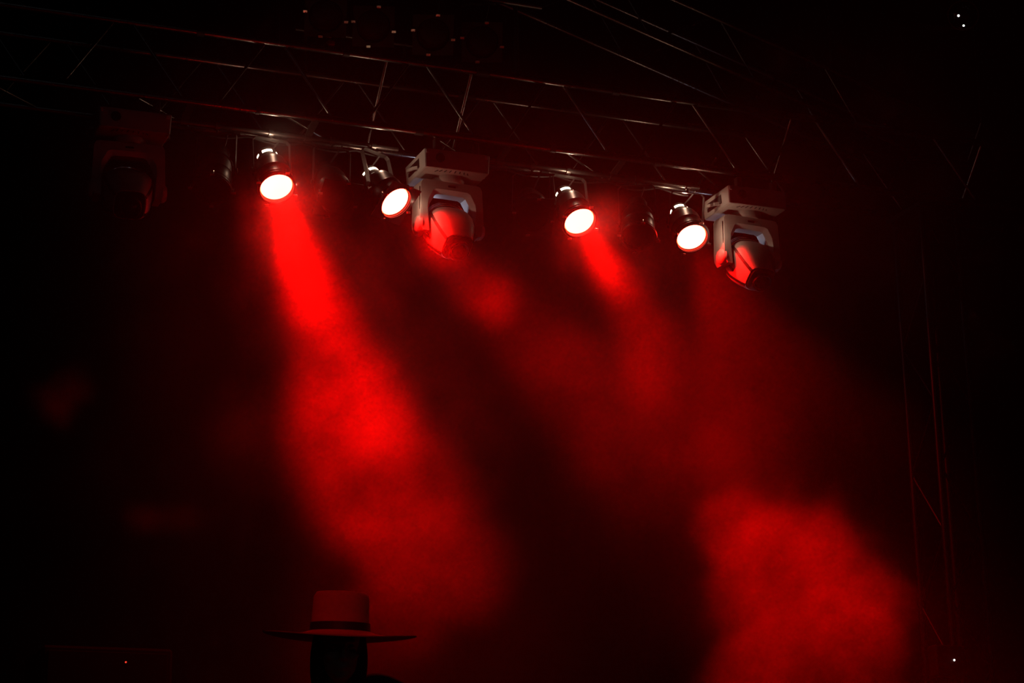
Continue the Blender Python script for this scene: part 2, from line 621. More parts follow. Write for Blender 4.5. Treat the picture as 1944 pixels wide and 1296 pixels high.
    for s in (1, -1):
        k = MB()
        k.lathe([(0.0, 0.0), (0.006, 0.0), (0.006, 0.013), (0.016, 0.013), (0.016, 0.022), (0, 0.024)],
                Matrix.Translation(pivot - o + side * s * 0.112) @ aim(side * s), 12)
        k.build('pivot_knob', M['matblack'], root)
    # hook clamp on the pipe
    c = MB()
    arc = []
    bx = Vector((1, 0, 0))
    n1 = tw - bx * tw.dot(bx)
    n1.normalize()
    n2 = bx.cross(n1)
    for k in range(13):
        a = math.pi + (k - 6) / 6 * 2.45
        arc.append((n1 * math.cos(a) + n2 * math.sin(a)) * (bar_r + 0.006))
    arc = [p for p in arc]
    c.strip(arc, 0.014, 0.008, bx)
    c.tube([pivot - o + tw * yl, -tw * (bar_r + 0.004)], 0.008, 10)
    c.build('hook_clamp', M['steel'], root)
    # supply lead from the cap up to the pipe
    rear = L - o - axis * 0.343
    mid = rear - axis * 0.06 + Vector((0.03, 0.02, -0.04))
    lead = []
    tgt = Vector((0.07, 0.02, -bar_r - 0.004))
    for k in range(13):
        t = k / 12
        lead.append(rear * (1 - t) ** 2 + mid * 2 * t * (1 - t) * 1.0 + tgt * t ** 2)
    MB().tube(lead, 0.0055, 8).build('supply_lead', M['cable'], root)
    if lit is not None:
        sp = lamp('SPOT', 'beam_source', L - o + axis * 0.02, RED, BEAM_W[lit], 0.09, root)
        sp.rotation_mode = 'QUATERNION'
        sp.rotation_quaternion = (-axis).to_track_quat('Z', 'Y')
        sp.data.spot_size = math.radians(BEAM_DEG[lit])
        sp.data.spot_blend = 0.75
        sw = lamp('SPOT', 'spill_source', L - o + axis * 0.03, RED, SPILL_W[lit], 0.06, root)
        sw.rotation_mode = 'QUATERNION'
        sw.rotation_quaternion = (-axis).to_track_quat('Z', 'Y')
        sw.data.spot_size = math.radians(164)
        sw.data.spot_blend = 0.22
        up_perp = (up_w - axis * up_w.dot(axis)).normalized()
        lamp('POINT', 'rear_leak', L - o - axis * 0.30 + up_perp * 0.13, LEAK_RGB, REAR_LEAK_W, 0.015, root)
        rp = (RGT - axis * RGT.dot(axis)).normalized()
        lamp('POINT', 'front_leak', L - o + Vector((0.124, 0.065 - L.y, 0.02)), LEAK_RGB, FRONT_LEAK_W[lit], 0.012, root)
    return root


LIT = [((525, 355), (0.30, 0.95), 38, False, 'glowing red PAR can far left of the middle moving head, with the strongest beam'),
       ((750, 383), (0.70, 0.71), 47, True, 'glowing red PAR can with square gel frame touching the middle moving head'),
       ((1100, 420), (0.50, 0.87), 39, False, 'glowing red PAR can right of the square dark framed lamp, third lit from left'),
       ((1313, 450), (0.45, 0.89), 37, False, 'glowing red PAR can next to the right moving head')]
LENS, AXIS, HANGS = [], [], []
for k, (p, d, b, sq, lab) in enumerate(LIT):
    L = on_plane(p[0], p[1], LENS_Y[k])
    ax = img_axis(L, d, b)
    LENS.append(L)
    AXIS.append(ax)
    HANGS.append(hang_point(L, ax, BAR_Y, BAR_Z).x)
    par_can(L, ax, hang_point(L, ax, BAR_Y, BAR_Z), lab, k, sq)
for p, d, b, sq, lab in (
        ((403, 357), (-0.20, 0.98), 42, False, 'unlit black PAR can between the left moving head and first red lamp'),
        ((640, 376), (0.42, 0.90), 36, True, 'unlit black PAR can with square frame between the two left red lamps'),
        ((1012, 410), (0.25, 0.97), 24, True, 'unlit black PAR can with square frame just right of the middle moving head'),
        ((1212, 448), (0.05, 1.0), 40, False, 'unlit black PAR can between the two right red lamps')):
    L = on_plane(p[0], p[1], 0.20 if p[0] == 1012 else 0.12)
    ax = img_axis(L, d, b)
    HANGS.append(hang_point(L, ax, BAR_Y, BAR_Z).x)
    par_can(L, ax, hang_point(L, ax, BAR_Y, BAR_Z), lab, None, sq)

for x0, x1, lab in ((2.54, 3.98, 'dark pipe under the truss between the left and middle moving heads'),
                    (4.58, 6.08, 'dark pipe under the truss between the middle and right moving heads')):
    root = thing('lamp_bar', ((x0 + x1) / 2, BAR_Y, BAR_Z), lab, 'pipe', 'lamp bars under the truss')
    h = (x1 - x0) / 2
    MB().tube([(-h, 0, 0), (0, 0, 0), (h, 0, 0)], 0.017, 16).build('pipe', M['steel'], root)
    used = [q - (x0 + x1) / 2 for q in HANGS if x0 < q < x1]
    for lo_x, hi_x in ((-h + 0.08, -0.12), (0.12, h - 0.08)):
        sx = max((lo_x + (hi_x - lo_x) * k / 40 for k in range(41)), key=lambda v: min(abs(v - (u + e)) for u in used for e in (0.0, 0.07)))
        # half coupler up to the front bottom chord
        MB().strip([(sx, -0.018, 0.006), (sx, -0.05, 0.018), (sx, -0.173, 0.044)], 0.022, 0.01, (1, 0, 0)).build('coupler', M['steel'], root)
        MB().lathe([(0.018, -0.02), (0.026, -0.02), (0.026, 0.02), (0.018, 0.02)], T(sx, 0, 0) @ Matrix.Rotation(math.pi / 2, 4, 'Y'), 14, True, True).build('collar', M['steel'], root)

# upper bar with four dark cans looking at the audience
UB_Y, UB_Z = 0.02, 7.44
ub = thing('upper_lamp_bar', (3.95, UB_Y, UB_Z), 'dark upper pipe with four unlit lamps above the truss', 'pipe')
MB().tube([(-0.95, 0, 0), (0, 0, 0), (0.95, 0, 0)], 0.024, 16).build('pipe', M['steel'], ub)
for sx in (-0.80, 0.78):
    MB().tube([(sx, 0.03, 0.0), (sx, 0.03, ZT + 0.02 - UB_Z)], 0.016, 12).build('stand_pipe', M['steel'], ub)
for i, (p, lab) in enumerate((((618, 30), 'unlit black PAR can above the truss, first from the left in the top row'),
                              ((709, 49), 'unlit black PAR can above the truss, second from the left in the top row'),
                              ((822, 65), 'unlit black PAR can above the truss, third from the left in the top row'),
                              ((915, 79), 'unlit black PAR can above the truss, last at the right of the top row'))):
    L = on_plane(p[0], p[1], -0.15)
    ax = img_axis(L, (0.15, 1.0), 14)
    par_can(L, ax, hang_point(L, ax, UB_Y, UB_Z), lab, None, True, 'unlit cans above the truss', 0.024)

# short bar on struts above the back top chord, and red couplers
tz = on_plane(675, 71, YB).z
tx = on_plane(675, 71, YB).x
tb = thing('tie_bar', (tx, YB, tz), 'short dark pipe on struts just above the truss, behind the top row of lamps', 'pipe')
MB().tube([(-0.40, 0, 0), (0, 0, 0), (0.40, 0, 0)], 0.014, 12).build('pipe', M['steel'], tb)
for sx in (-0.33, 0.33):
    MB().tube([(sx, 0, -0.008), (sx, 0, ZT + 0.0255 - tz)], 0.009, 10).build('strut', M['steel'], tb)
q = MB()
q.box((0.05, 0.05, 0.045), T(-0.18, -0.008, 0.0), 0.006)
q.build('coupler', M['redclamp'], tb)['label'] = 'red coupler on the pipe'
rp = on_plane(628, 92, -0.01)
rc = thing('truss_coupler', (rp.x, 0.0, ZT + 0.0255), 'small red coupler sitting on the front top chord of the truss', 'coupler')
q = MB()
q.box((0.050, 0.05, 0.035), T(0, 0, 0.0175), 0.008)
q.build('body', M['redclamp'], rc)
q = MB()
q.lathe([(0.008, 0.035), (0.008, 0.048), (0, 0.05)], T(0, 0, 0), 8)
q.build('wing_bolt', M['redclamp'], rc)

# ------------------------------------------------------------------ moving heads
def super_ring(Mx, z, hx, hy, n=32, e=3.2, cy=0.0):
    pts = []
    for k in range(n):
        a = 2 * math.pi * k / n
        c, s = math.cos(a), math.sin(a)
        x = hx * math.copysign(abs(c) ** (2 / e), c)
        y = hy * math.copysign(abs(s) ** (2 / e), s) + cy
        pts.append(Mx @ Vector((x, y, z)))
    return pts


def moving_head(cx, y0, ztop, tilt, label, leak, pan=0.0):
    """cx centre of the base, y0 its front face, ztop its top; tilt in degrees below level."""
    W, D, H = 0.435, 0.38, 0.125
    o = Vector((cx, y0 + D / 2, ztop))
    root = thing('moving_head', o, label, 'moving head light', 'moving heads under the truss')
    # base housing with slanted lower edge
    b = MB()
    def rect(hx, hy, z, r=0.02):
        pts = []
        for sx, sy, a0 in ((1, 1, 0), (-1, 1, 90), (-1, -1, 180), (1, -1, 270)):
            for q in range(4):
                a = math.radians(a0 + q * 30)
                pts.append(Vector((sx * (hx - r) + r * math.cos(a), sy * (hy - r) + r * math.sin(a), z)))
        return pts
    b.rings([rect(W / 2 - 0.006, D / 2 - 0.006, 0.0, 0.012), rect(W / 2, D / 2, -0.006, 0.014), rect(W / 2 - 0.006, D / 2 - 0.006, -H + 0.004, 0.014), rect(W / 2 - 0.012, D / 2 - 0.012, -H, 0.012)], True)
    base = b.build('base', M['plastic'], root, sharp=25)
    k = MB()
    k.lathe([(0, 0.006), (0.026, 0.006), (0.03, 0.0), (0.03, -0.006)], T(-0.115, -D / 2 - 0.001, -0.055) @ aim(Vector((0, -1, 0))), 24)
    k.build('fan_port', M['darkplastic'], base)
    # carrying handle and recess on each end
    for s in (-1, 1):
        q = MB()
        q.box((0.006, 0.20, 0.060), T(s * (W / 2 - 0.002), 0.02, -0.062), 0.002)
        q.build('handle_recess', M['darkplastic'], base)
        q = MB()
        q.strip([(s * (W / 2 - 0.004), -0.05, -0.085), (s * (W / 2 + 0.018), -0.03, -0.085), (s * (W / 2 + 0.018), 0.09, -0.06), (s * (W / 2 - 0.004), 0.11, -0.06)], 0.011, 0.012, (0, 0.2, 1))
        q.build('handle', M['plastic'], base)
    for sx in (-0.185, 0.19):
        q = MB()
        q.box((0.018, 0.006, 0.022), T(sx if sx > 0 else -0.2, -D / 2 - 0.001, -0.022), 0.002)
        q.build('latch', M['bevel'], base)
    for i in range(8):
        a = -0.75 + 1.5 * i / 7
        q = MB()
        q.box((0.005, 0.030, 0.004), T(0.15 * math.sin(a) - 0.02, -0.155 + 0.06 * (1 - math.cos(a)), -H - 0.0005) @ Matrix.Rotation(-a * 0.6, 4, 'Z'))
        q.build('vent_slot', M['darkplastic'], base)
    # truss clamps on top
    for sx in (-0.13, 0.13):
        for yc in (0.0 - o.y, YB - o.y):
            q = MB()
            h = ZB - ztop - 0.026
            q.box((0.035, 0.045, h), T(sx, yc if abs(yc) < D / 2 - 0.02 else math.copysign(D / 2 - 0.03, yc), h / 2), 0.004)
            q.build('truss_clamp', M['steel'], root)
    # pan bearing
    MB().lathe([(0.105, -H + 0.002), (0.105, -H - 0.022), (0.092, -H - 0.040)], T(0, 0, 0), 36).build('pan_bearing', M['plastic'], root)
    # yoke
    zt = -H - 0.038
    RZ = Matrix.Rotation(math.radians(pan), 4, 'Z')
    outer = [(-0.195, -0.335), (-0.214, -0.300), (-0.216, -0.255), (-0.212, -0.14), (-0.208, -0.03), (-0.196, -0.006), (-0.17, 0), (0, 0.0),
             (0.17, 0), (0.196, -0.006), (0.208, -0.03), (0.212, -0.14), (0.216, -0.255), (0.214, -0.300), (0.195, -0.335)]
    inner = [(-0.158, -0.335), (-0.154, -0.300), (-0.152, -0.255), (-0.150, -0.19), (-0.140, -0.150), (-0.105, -0.088), (-0.085, -0.078), (0, -0.076),
             (0.085, -0.078), (0.105, -0.088), (0.140, -0.150), (0.150, -0.19), (0.152, -0.255), (0.154, -0.300), (0.158, -0.335)]
    def widen(pts, d):
        res = []
        for x, z in pts:
            f = max(0.0, min(1.0, (z + 0.335) / 0.2))
            res.append((x + math.copysign(d * 0.85 * f, x) if abs(x) > 1e-6 else 0.0, z + d * f * (0.9 if z > -0.16 else 0.2)))
        return res
    yd = 0.068
    rows = []
    for pts, y in ((inner, yd - 0.03), (widen(inner, 0.026), yd), (outer, yd - 0.0), (outer, -yd + 0.0), (widen(inner, 0.026), -yd), (inner, -yd + 0.03)):
        rows.append([RZ @ Vector((x, y, z + zt)) for x, z in pts])
    n = len(outer)
    ykb = MB()
    fs = []
    vs = [p for r in rows for p in r]
    for ri in (1, 2, 3):
        for k in range(n - 1):
            a, c = ri * n, ((ri + 1) % 6) * n
            fs.append((a + k, a + k + 1, c + k + 1, c + k))
    a, c = 5 * n, 0
    for k in range(n - 1):
        fs.append((a + k, a + k + 1, c + k + 1, c + k))
    for k in (0, n - 1):
        fs.append(tuple(r * n + k for r in range(6)))
    ykb.add(vs, fs, True)
    yoke = ykb.build('yoke', M['plastic'], root, sharp=30)
    bv = MB()
    fs = []
    for ri in (0, 4):
        for k in range(n - 1):
            a, c = ri * n, (ri + 1) * n
            fs.append((a + k, a + k + 1, c + k + 1, c + k))
    bv.add(vs, fs, True)
    bo = bv.build('arch_bevel', M['bevel'], yoke, sharp=30)
    bo['label'] = 'pale bevelled edge of the arch'
    zp = zt - 0.285
    for s in (-1, 1):
        q = MB()
        q.lathe([(0.0, 0.020), (0.040, 0.016), (0.052, 0.004), (0.056, -0.012)], RZ @ T(s * 0.214, -0.02, zp) @ aim(Vector((s, 0, 0))), 28)
        q.build('tilt_cover', M['plastic'], yoke)
        q = MB()
        q.box((0.003, 0.007, 0.15), RZ @ T(s * 0.2135, -0.055, zt - 0.125))
        q.build('seam', M['darkplastic'], yoke)
    q = MB()
    q.box((0.05, 0.004, 0.011), RZ @ T(0.0, -yd - 0.001, zt - 0.030), 0.001)
    q.build('display', M['darkplastic'], yoke)
    # the head
    t = math.radians(tilt)
    axis = RZ.to_3x3() @ Vector((0, -math.cos(t), -math.sin(t)))
    A = Matrix.Translation(Vector((0, 0, zp))) @ aim(axis)
    h = MB()
    prof = [(-0.075, 0.110, 0.108, 2.6), (-0.06, 0.130, 0.122, 2.8), (-0.03, 0.142, 0.132, 3.2), (0.02, 0.145, 0.136, 3.6), (0.08, 0.140, 0.130, 3.6),
            (0.14, 0.124, 0.116, 3.4), (0.19, 0.106, 0.100, 3.4), (0.215, 0.094, 0.090, 3.4)]
    h.rings([super_ring(A, z, hx, hy, 40, e) for z, hx, hy, e in prof], True)
    head = h.build('head', M['plastic'], root, sharp=50)
    # domed rear with polished reflector fins
    rr = MB()
    rr.rings([super_ring(A, z, hx, hx * 0.97, 40, 2.3) for z, hx in ((-0.070, 0.118), (-0.10, 0.116), (-0.130, 0.108), (-0.150, 0.085), (-0.158, 0.04))], True)
    rr.build('rear_housing', M['darkplastic'], head)
    for zz, hx in ((-0.086, 0.130), (-0.108, 0.126), (-0.130, 0.118)):
        q = MB()
        rings = []
        for dz, dr in ((-0.005, -0.012), (-0.005, 0.0), (0.0, 0.004), (0.005, 0.0), (0.005, -0.012)):
            rings.append(super_ring(A, zz + dz, hx + dr, (hx + dr) * 0.97, 48, 2.3))
        q.rings(rings, True, False)
        q.build('reflector_fin', M['chrome'], head, sharp=60)
    # seam grooves running from the rear to the nose
    for ang in (205, 335, 25, 155):
        q = MB()
        pts = []
        a = math.radians(ang)
        for z, hx, hy, e in prof[1:]:
            c, s = math.cos(a), math.sin(a)
            pts.append(A @ Vector((hx * 1.004 * math.copysign(abs(c) ** (2 / e), c), hy * 1.004 * math.copysign(abs(s) ** (2 / e), s), z)))
        q.strip(pts, 0.009, 0.006, A.to_3x3() @ Vector((-math.sin(a), math.cos(a), 0)))
        q.build('seam', M['darkplastic'], head)
    for sx in (-1, 1):
        q = MB()
        q.box((0.008, 0.020, 0.080), A @ T(sx * 0.1405, -0.03, 0.055) @ Matrix.Rotation(math.radians(-7 * sx), 4, 'Y'), 0.003)
        q.build('cooling_slot', M['darkplastic'], head)
    # square nose with round lens
    q = MB()
    q.rings([super_ring(A, z, hx, hy, 40, e) for z, hx, hy, e in ((0.212, 0.088, 0.084, 4), (0.232, 0.084, 0.080, 4), (0.236, 0.078, 0.074, 4))], True)
    nose = q.build('nose', M['noseblack'], root, sharp=40)
    q = MB()
    q.lathe([(0.050, 0.230), (0.066, 0.232), (0.066, 0.262), (0.060, 0.268), (0.052, 0.262), (0.050, 0.245)], A, 36, True, True)
    q.build('lens_barrel', M['noseblack'], nose)
    q = MB()
    q.lathe([(0.052, 0.240), (0.045, 0.250), (0.028, 0.257), (0.0, 0.260)], A, 32)
    q.build('lens', M['glass'], nose)
    if leak > 0:
        p = A @ Vector((0.0, -0.06, -0.235))
        lamp('POINT', 'lamp_leak', p, COOL_RGB, leak, 0.02, root)
        p2 = A @ Vector((0.02, -0.15, 0.30))  # cool point added below the lens for glints on its barrel
        lamp('POINT', 'lens_glint_lamp', p2, COOL_RGB, leak * 0.2, 0.01, root)
    return root


moving_head(2.288, 0.0, 6.360, 40, 'dark moving head light at the left end of the row, lens towards viewer', HEAD_LEAK_W[0], pan=-4)
moving_head(4.304, 0.0, 6.356, 50, 'grey moving head light in the middle of the row, red light on its body', HEAD_LEAK_W[1], pan=4)
moving_head(6.410, 0.0, 6.366, 50, 'grey moving head light at the right end of the row beside the last red lamp', HEAD_LEAK_W[2], pan=4)

# loose cables lying along the pipes under the truss
def cable(x0, x1, y, z, sag, lab, n=46, seed=0):
    pts = []
    for i in range(n + 1):
        t = i / n
        x = x0 + (x1 - x0) * t
        pts.append((x, y + 0.018 * mnoise.noise(Vector((x * 3, seed, 1))), z - sag * abs(math.sin(t * math.pi * 4 + seed)) + 0.012 * mnoise.noise(Vector((x * 4, seed, 7)))))
    tag(MB().tube(pts, 0.0065, 8).build('power_cable', M['cable']), lab, 'cable', 'cables under the truss')


cable(2.58, 3.96, 0.325, 6.410, 0.026, 'black cable looping under the truss between left and middle moving heads', seed=2)
cable(4.60, 6.06, 0.325, 6.410, 0.028, 'black cable looping under the truss between middle and right moving heads', seed=5)

# ------------------------------------------------------------------ fixture hanging at the top right
def top_right_lamp():
    c = on_plane(1829, 28, -0.5)
    hang = c + Vector((0, 0.12, 0.42))
    root = thing('fresnel_lamp', hang, 'unlit black round lamp with shining glass hanging at the top right corner', 'stage light')
    o = Vector(hang)
    ax = img_axis(c, (-0.4, 1.0), 16)
    B = Matrix.Translation(c - o) @ aim(ax)
    bd = MB()
    bd.lathe([(0, -0.02), (0.096, -0.02), (0.098, 0.02), (0.105, 0.02), (0.105, -0.05), (0.10, -0.06), (0.10, -0.17), (0.08, -0.20), (0, -0.21)], B, 36)
    bd.build('housing', M['black'], root)
    q = MB()
    q.lathe([(0.096, 0.0), (0.09, 0.012), (0.06, 0.03), (0.03, 0.038), (0, 0.04)], B, 36)
    q.build('lens', M['glass'], root)
    for px, py, zz, rr in ((1820, 29, 0.036, 0.008), (1828.5, 51, 0.026, 0.007)):  # glowing dots put in place of glints on the lens
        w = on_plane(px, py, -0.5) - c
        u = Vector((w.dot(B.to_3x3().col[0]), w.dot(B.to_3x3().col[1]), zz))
        MB().lathe([(rr, 0.0), (rr, 0.004), (0, 0.006)], B @ Matrix.Translation(u), 12).build('status_and_glint_dot', M['led_glint_white'], root)
    side = ax.cross(Vector((0, 0, 1))).normalized()
    pv = c - o - ax * 0.08
    MB().strip([pv + side * 0.115, pv + side * 0.115 + Vector((0, 0.03, 0.24)), Vector((0, 0, -0.05)) + side * 0.05, Vector((0, 0, -0.05)) - side * 0.05,
                pv - side * 0.115 + Vector((0, 0.03, 0.24)), pv - side * 0.115], 0.014, 0.005, ax).build('yoke', M['steel'], root)
    MB().box((0.03, 0.05, 0.06), T(0, 0, -0.02), 0.004).build('hook_clamp', M['steel'], root)
    pp = MB()
    pp.tube([(hang.x - 0.9, hang.y, hang.z + 0.035), (hang.x, hang.y, hang.z + 0.035), (hang.x + 1.0, hang.y, hang.z + 0.035)], 0.022, 14)
    pr = thing('ceiling_pipe', (hang.x, hang.y, hang.z + 0.035), 'dark pipe above the top right corner holding the round lamp', 'pipe')
    for v in pp.v:
        v -= Vector(pr.location)
    pp.build('pipe', M['steel'], pr)
    for sx in (-0.7, 0.85):
        MB().tube([(sx, 0, 0), (sx, 0, 10.0 - pr.location.z)], 0.012, 10).build('drop_rod', M['steel'], pr)


top_right_lamp()

# ------------------------------------------------------------------ equipment with standby lights
def speaker_stack():
    p = on_plane(238, 1257, 0.6)
    x, y = p.x, 0.6
    z = STAGE_Z
    for i, (h, lab) in enumerate(((1.15, 'black speaker cabinet standing on the stage at bottom left, lower of two'),
                                  (1.15, 'black speaker cabinet with small red light at bottom left, upper of two'))):
        root = thing('speaker_cabinet', (x - 0.1, y + 0.3, z), lab, 'speaker', 'speakers at the left of the stage')
        MB().box((0.75, 0.6, h), T(0, 0, h / 2), 0.015).build('cabinet', M['wall'], root)
        g = MB()
        g.box((0.69, 0.012, h - 0.06), T(0, -0.305, h / 2), 0.004)
        g.build('grille', M['drape'], root)
        if i == 1:
            zz = p.z - z
            MB().lathe([(0.005, 0.0), (0.005, 0.005), (0.0, 0.007)], T(0.1, -0.311, min(zz, h - 0.05)) @ aim(Vector((0, -1, 0))), 12).build('standby_light', M['led_red'], root)
        z += h


speaker_stack()

mc = thing('hoist_controller', on_plane(1803, 1256, -0.10) + Vector((-0.02, 0.0, -0.10)), 'small dark box with a white light clamped to the truss tower', 'control box')
MB().box((0.22, 0.10, 0.20), T(0, 0.0, 0.10), 0.008).build('case', M['matblack'], mc)
MB().lathe([(0.006, 0.0), (0.006, 0.004), (0, 0.006)], T(0.02, -0.051, 0.105) @ aim(Vector((0, -1, 0))), 12).build('status_and_glint_dot', M['led_glint_white'], mc)
MB().box((0.05, 0.02, 0.05), T(0.0, 0.058, 0.10), 0.003).build('bracket', M['steel'], mc)

# ------------------------------------------------------------------ performer in the wide hat
def skin_mesh(verts, edges, radii, root=0, levels=2):
    import bmesh
    me = bpy.data.meshes.new('skin_source')
    me.from_pydata([tuple(v) for v in verts], edges, [])
    bm = bmesh.new()
    bm.from_mesh(me)
    lay = bm.verts.layers.skin.verify()
    bm.verts.ensure_lookup_table()
    for i, r in enumerate(radii):
        bm.verts[i][lay].radius = (r, r) if not isinstance(r, tuple) else r
        bm.verts[i][lay].use_root = (i == root)
    bm.to_mesh(me)
    bm.free()
    o = bpy.data.objects.new('skin_source', me)
    COL.objects.link(o)
    o.modifiers.new('skin', 'SKIN')
    sm = o.modifiers.new('smooth', 'SUBSURF')
    sm.levels = sm.render_levels = levels
    dg = bpy.context.evaluated_depsgraph_get()
    dg.update()
    ev = o.evaluated_get(dg)
    m2 = ev.to_mesh()
    vs = [v.co.copy() for v in m2.vertices]
    fs = [tuple(p.vertices) for p in m2.polygons]
    ev.to_mesh_clear()
    bpy.data.objects.remove(o)
    bpy.data.meshes.remove(me)
    return vs, fs


def keep_largest(me):
    import bmesh
    bm = bmesh.new()
    bm.from_mesh(me)
    seen, best = set(), []
    for v in bm.verts:
        if v in seen:
            continue
        stack, isl = [v], []
        seen.add(v)
        while stack:
            w = stack.pop()
            isl.append(w)
            for e in w.link_edges:
                u = e.other_vert(w)
                if u not in seen:
                    seen.add(u)
                    stack.append(u)
        if len(isl) > len(best):
            best = isl
    bs = set(best)
    bmesh.ops.delete(bm, geom=[v for v in bm.verts if v not in bs], context='VERTS')
    bm.to_mesh(me)
    bm.free()


def remeshed(mb, name, material, parent, voxel, smooth=4):
    o = mb.build('remesh_source', material)
    r = o.modifiers.new('remesh', 'REMESH')
    r.mode = 'VOXEL'
    r.voxel_size = voxel
    r.use_smooth_shade = True
    s = o.modifiers.new('smooth', 'SMOOTH')
    s.iterations = smooth
    s.factor = 0.5
    dg = bpy.context.evaluated_depsgraph_get()
    dg.update()
    me = bpy.data.meshes.new_from_object(o.evaluated_get(dg))
    keep_largest(me)
    old = o.data
    bpy.data.objects.remove(o)
    bpy.data.meshes.remove(old)
    me.name = name
    n = bpy.data.objects.new(name, me)
    COL.objects.link(n)
    n.parent = parent
    return n


def ellipsoid(mb, c, r, mtx=None, n=20, m=14):
    mtx = mtx or Matrix()
    rings = []
    for j in range(1, m):
        a = math.pi * j / m
        rings.append([mtx @ (Vector(c) + Vector((r[0] * math.sin(a) * math.cos(2 * math.pi * k / n), r[1] * math.sin(a) * math.sin(2 * math.pi * k / n), r[2] * math.cos(a)))) for k in range(n)])
    mb.rings(rings, True, True)


def person():
    brim = on_plane(652, 1213, -3.7)
    K = 1.10
    zb = (brim.z - STAGE_Z) / K                 # height of the hat brim above the stage
    root = thing('person', (brim.x, brim.y + 0.07, STAGE_Z), 'person in a wide brimmed hat standing in the haze at the bottom edge', 'person')
    root.rotation_euler = (0, 0, math.radians(-10))
    root.scale = (K, K, K)
    dz = zb - 1.60
    J, E, R = [], [], []

    def add(p, r, parent=None):
        J.append(Vector((p[0], p[1], p[2] + (dz if p[2] > 0.8 else dz * p[2] / 0.8))))
        R.append(r)
        if parent is not None:
            E.append((parent, len(J) - 1))
        return len(J) - 1
    pel = add((0, 0.06, 0.93), (0.145, 0.105))
    bel = add((0, 0.06, 1.06), (0.130, 0.095), pel)
    che = add((0, 0.07, 1.22), (0.150, 0.105), bel)
    upc = add((0, 0.06, 1.345), (0.120, 0.085), che)
    nek = add((0, 0.02, 1.415), 0.056, upc)
    hed = add((0, -0.03, 1.49), 0.060, nek)
    parts = {}
    for s in (-1, 1):
        hip = add((0.085 * s, 0.06, 0.86), 0.088, pel)
        kne = add((0.105 * s, 0.03, 0.48), 0.056, hip)
        clf = add((0.110 * s, 0.06, 0.34), 0.052, kne)
        ank = add((0.115 * s, 0.07, 0.09), 0.036, clf)
        toe = add((0.145 * s, -0.10, 0.035), 0.034, ank)
        if s > 0:      # this arm is lifted out to the side, the other hangs bent in front
            arm = ((0.165, 0.05, 1.455), (0.36, 0.03, 1.31), (0.33, -0.10, 1.25), (0.25, -0.23, 1.18), (0.23, -0.29, 1.165))
        else:
            arm = ((-0.165, 0.06, 1.365), (-0.255, 0.10, 1.11), (-0.225, -0.02, 1.06), (-0.175, -0.14, 1.01), (-0.155, -0.20, 0.995))
        sho = add(arm[0], 0.060, upc)
        elb = add(arm[1], 0.043, sho)
        fra = add(arm[2], 0.041, elb)
        wri = add(arm[3], 0.028, fra)
        pal = add(arm[4], (0.036, 0.020), wri)
        pb = Vector(arm[4])
        parts[s] = (sho, elb, fra, wri, pal)
        for k, (ln, off) in enumerate(((0.070, 0.030), (0.078, 0.011), (0.073, -0.009), (0.058, -0.028))):
            b0 = pb + Vector((-0.005 * s, -0.025, off))
            d = Vector((-0.35 * s, -0.80, -0.25)).normalized()
            d2 = Vector((-0.85 * s, -0.35, -0.40)).normalized()
            a = add(tuple(b0), 0.0095, pal)
            b = add(tuple(b0 + d * ln * 0.5), 0.0085, a)
            add(tuple(b0 + d * ln * 0.5 + d2 * ln * 0.5), 0.0075, b)
        b0 = pb + Vector((-0.005 * s, 0.035, 0.027))
        a = add(tuple(b0 + Vector((-0.015 * s, -0.012, 0.018))), 0.0115, pal)
        b = add(tuple(b0 + Vector((-0.040 * s, -0.035, 0.024))), 0.0095, a)
        add(tuple(b0 + Vector((-0.060 * s, -0.060, 0.018))), 0.0085, b)
    vs, fs = skin_mesh(J, E, R)
    body = MB()
    body.add(vs, fs, True)
    hc = Vector((0, -0.055, 1.575 + dz))
    HM = Matrix.Translation(hc) @ Matrix.Rotation(math.radians(8), 4, 'X')
    ellipsoid(body, (0, 0.012, 0.028), (0.076, 0.094, 0.092), HM)          # skull
    ellipsoid(body, (0, -0.020, -0.045), (0.060, 0.068, 0.078), HM)        # face and jaw
    ellipsoid(body, (0, -0.062, -0.098), (0.026, 0.022, 0.020), HM)        # chin
    ellipsoid(body, (0, -0.079, 0.018), (0.050, 0.016, 0.012), HM)         # brow
    ellipsoid(body, (0, -0.092, -0.018), (0.011, 0.014, 0.026), HM)        # nose
    ellipsoid(body, (0, -0.100, -0.036), (0.017, 0.015, 0.011), HM)
    ellipsoid(body, (0, -0.084, -0.064), (0.024, 0.010, 0.006), HM)        # lips
    ellipsoid(body, (0, -0.083, -0.073), (0.021, 0.010, 0.006), HM)
    for s in (-1, 1):
        ellipsoid(body, (0.077 * s, 0.010, -0.012), (0.010, 0.020, 0.032), HM)   # ears
        ellipsoid(body, (0.040 * s, -0.062, -0.030), (0.020, 0.018, 0.016), HM)  # cheeks
    remeshed(body, 'body', M['skin'], root, 0.0065)
    for s in (-1, 1):
        q = MB()
        ellipsoid(q, (0.031 * s, -0.076, 0.0), (0.012, 0.010, 0.008), HM, 14, 10)
        q.build('eye', M['eye'], root)
    # hair falling to the collar under the hat
    q = MB()
    ellipsoid(q, (0, 0.030, 0.020), (0.090, 0.098, 0.096), HM)
    ellipsoid(q, (0, 0.060, -0.070), (0.090, 0.060, 0.110), HM)
    for s in (-1, 1):
        ellipsoid(q, (0.078 * s, 0.020, -0.055), (0.024, 0.042, 0.115), HM)
    remeshed(q, 'hair', M['hair'], root, 0.010, 3)
